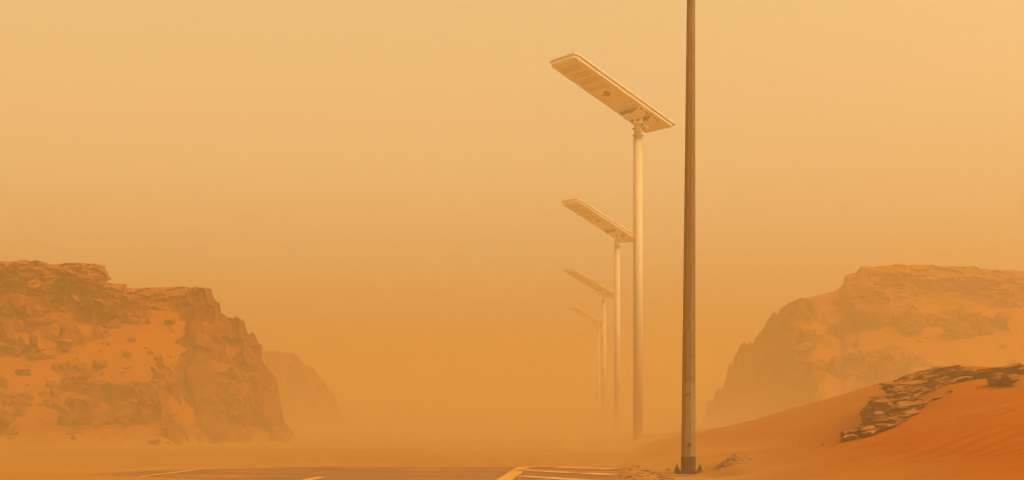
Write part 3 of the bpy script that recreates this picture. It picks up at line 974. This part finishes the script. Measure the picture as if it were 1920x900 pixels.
    m.box(M @ Vector((xa - .0, 0, -.125)), (.50, .16, .05), M.to_3x3())
    m.box(Vector((0, 0, H + .10)), (.17, .05, .14))
    m.box(Vector((-.0, .07, H + .10)), (.14, .02, .15))
    m.box(Vector((-.0, -.07, H + .10)), (.14, .02, .15))
    m.tube((-.10, 0, H + .09), (.10, 0, H + .09), .032, n=14)
    m.build('hinge', M_coat, br, bevel=.004)
    for p0, p1, r in (((-.125, -.03, H + .09), (-.09, -.03, H + .09), .026), ((-.01, -.08, H + .08), (-.01, -.11, H + .08), .03), ((.07, -.05, H - .01), (.07, -.085, H - .01), .024),
                      ((-.085, -.03, H - .06), (-.085, -.03, H - .085), .016), ((.17, -.07, H + .09), (.18, -.10, H + .08), .02)):
        s2 = MB()
        s2.tube(p0, p1, r, n=10)
        s2.build('bolt', M_bolt, br)
    return root


M_led = material('led_chip', (0.46, 0.40, 0.34), 0.3, (0.56, 0.50, 0.43), 30)


def copy_tree(o, parent=None):
    c = o.copy()
    C.objects.link(c)
    c.parent = parent
    for ch in list(o.children):
        copy_tree(ch, c)
    return c


LAMPS = [(1196, 235, 24.3, 'nearest and largest white solar street lamp, left of the tall dark pole'),
         (1157, 450, 38.1, 'second nearest white solar street lamp, its pole just left of the largest lamp'),
         (1132, 556, 52.5, 'third nearest solar street lamp, pale and half lost in the dust'),
         (1121, 612, 69.0, 'fourth solar street lamp, a faint outline in the dust'),
         (1114, 649, 87.0, 'farthest solar street lamp, barely visible and lowest in the row')]
first = None
for px, row, d, lab in LAMPS:
    p = at(px, row, d)           # top of the pole; its foot is sunk in the drifted sand
    p.z -= 6.0
    if first is None:
        first = lamp(p)
        o = first
    else:
        o = copy_tree(first)
        o.location = p
    o.rotation_euler.z = R((0, .8, -.6, 1.2, -1.0)[int(row > 300) + int(row > 500) + int(row > 600) + int(row > 640)])
    tag(o, lab, 'street lamp', 'solar street lamps along the road')

# ------------------------------------------------------------------ tall dark pole
PD = 11.37
px_, py_ = (1290.5 - 960) / F * PD, PD
root = empty('tall_pole', (px_, py_, 0))
tag(root, 'tall dark tapered steel pole with bolted base plate, nearest of all poles', 'pole')
H = 7.2
zt = CAMZ + HY / F * PD            # height at the top of the picture
rb, rt = 28.5 / F * PD / 2 / .985, 16.3 / F * PD / 2 / .985
lean = (1296.2 - 1291) / F * PD
k = (rb - rt) / zt
m = MB()
zb = CAMZ - (856 - HY) / F * PD
N = 8
zs = [0.80, 1.2, 2.4, zt, H]
vs_, fs = [], []
for z in zs:
    r = max(rb - k * z, .03)
    for i in range(N):
        an = R(12) + 2 * math.pi * i / N
        vs_.append(Vector((lean * z / zt + r * math.cos(an), r * math.sin(an), z)))
for j in range(len(zs) - 1):
    for i in range(N):
        fs.append((j * N + i, j * N + (i + 1) % N, (j + 1) * N + (i + 1) % N, (j + 1) * N + i))
fs += [tuple(range(N))[::-1], tuple(range((len(zs) - 1) * N, len(zs) * N))]
m.add(vs_, fs)
shaft = m.build('shaft', M_galv, root, bevel=.0025)
m = MB()
m.tube((lean * zb / zt, 0, zb), (lean * .8 / zt, 0, .799), rb - k * zb, rb - k * .8, N, R(12))
m.build('lower_shaft', M_galv2, root, bevel=.0025)
m = MB()
m.tube((lean, 0, H), (lean * H / zt, 0, H + .02), .034, .03, 8)
m.build('cap', M_galv, root)
m = MB()
m.tube((0, 0, .012), (lean * zb / zt, 0, zb - .001), rb + .001, rb - k * zb + .0015, N, R(12))
m.build('base_sleeve', M_rust, root, bevel=.0015)
m = MB()
m.tube((0, 0, -.006), (0, 0, .014), .132, .132, 8, R(22.5))
pl = m.build('base_plate', M_rust, root, bevel=.002)
for an in (R(-172), R(-98), R(-8), R(82)):
    x, y = .102 * math.cos(an), .102 * math.sin(an)
    m = MB()
    m.tube((x, y, .011), (x, y, .038), .020, .019, 6)
    m.tube((x, y, .038), (x, y, .052), .015, .009, 6)
    m.tube((x, y, .05), (x, y, .066), .008, .007, 8)
    m.tube((x, y, -.028), (x, y, -.004), .017, .017, 6)
    m.build('anchor_bolt', M_rust, pl)
fy = lambda z: -(rb - k * z) * .96
for (px, py, sx, sz, nm) in ((1287, 739, .036, .018, 'access_slot'), (1288, 769, .026, .007, 'access_slot')):
    z = CAMZ - (py - HY) / F * PD
    m = MB()
    m.box(((px - 1290.8) / F * PD, fy(z) - .001, z), (sx, .008, sz))
    m.build(nm, M_dark, root, bevel=.001)
z = CAMZ - (834 - HY) / F * PD
m = MB()
m.tube((.004, fy(z) + .003, z), (.004, fy(z) - .012, z), .019, .016, 12)
m.build('earth_bolt', M_rust, root)
for zz in (1.02,):
    m = MB()
    r = rb - k * zz
    m.tube((lean * zz / zt, 0, zz), (lean * zz / zt, 0, zz + .004), r + .0015, r + .0015, N, R(12))
    m.build('weld_seam', M_rust, root)

# concrete footing under the pole
m = MB()
m.box((0, 0, 0), (.46, .56, .16))
o = m.build('concrete_footing', M_conc, bevel=.012)
o.location = (px_ - .05, py_ - .06, -.094)
tag(o, 'low sand dusted concrete footing under the tall dark pole', 'footing')

# ------------------------------------------------------------------ haze
m = MB()
m.box((0, 100, (HAZE_TOP - 1.5) / 2), (640, 640, HAZE_TOP + 1.5))
hm = bpy.data.materials.new('dust_haze')
hm.use_nodes = True
t = hm.node_tree
t.nodes.clear()
mo = t.nodes.new('ShaderNodeOutputMaterial')
pv = t.nodes.new('ShaderNodeVolumePrincipled')
pv.inputs['Color'].default_value = (*HAZE_COL, 1)
pv.inputs['Density'].default_value = HAZE_D
pv.inputs['Anisotropy'].default_value = 0.2
t.links.new(pv.outputs[0], mo.inputs['Volume'])
hz = m.build('haze', hm)
# banks of sand blown low over the ground beyond the road
m = MB()
m.box((0, 55, 1.3), (84, 88, 3.6))
dm = bpy.data.materials.new('low_blowing_sand')
dm.use_nodes = True
t = dm.node_tree
t.nodes.clear()
mo = t.nodes.new('ShaderNodeOutputMaterial')
pv = t.nodes.new('ShaderNodeVolumePrincipled')
pv.inputs['Color'].default_value = (*HAZE_COL, 1)
pv.inputs['Anisotropy'].default_value = 0.2
ge = t.nodes.new('ShaderNodeNewGeometry')
sx = t.nodes.new('ShaderNodeSeparateXYZ')
t.links.new(ge.outputs['Position'], sx.inputs[0])


def mth(op, a, b_=None, c=None):
    n = t.nodes.new('ShaderNodeMath')
    n.operation = op
    for i, v in enumerate((a, b_, c)):
        if v is None:
            continue
        if isinstance(v, (int, float)):
            n.inputs[i].default_value = v
        else:
            t.links.new(v, n.inputs[i])
    return n.outputs[0]


mp = t.nodes.new('ShaderNodeMapping')
mp.inputs['Scale'].default_value = (.09, .09, .5)
t.links.new(ge.outputs['Position'], mp.inputs[0])
nz = t.nodes.new('ShaderNodeTexNoise')
nz.inputs['Scale'].default_value = 1
nz.inputs['Detail'].default_value = 3
t.links.new(mp.outputs[0], nz.inputs['Vector'])
patch = mth('MULTIPLY', mth('MAXIMUM', mth('SUBTRACT', nz.outputs[0], 0.36), 0.0), 6.0)
fall = mth('POWER', 2.718, mth('MULTIPLY', mth('MAXIMUM', sx.outputs[2], 0.0), -1.0 / DUST_H))
ramp_in = mth('MINIMUM', mth('MAXIMUM', mth('MULTIPLY', mth('SUBTRACT', sx.outputs[1], 11.0), 0.12), 0.0), 1.0)
t.links.new(mth('MULTIPLY', mth('MULTIPLY', mth('MULTIPLY', patch, fall), ramp_in), DUST_D), pv.inputs['Density'])
t.links.new(pv.outputs[0], mo.inputs['Volume'])
bdo = m.build('blowing_dust', dm)
tag(bdo, 'thin streaks of sand blowing low over the ground', kind='stuff')
dm.cycles.volume_step_rate = 0.25
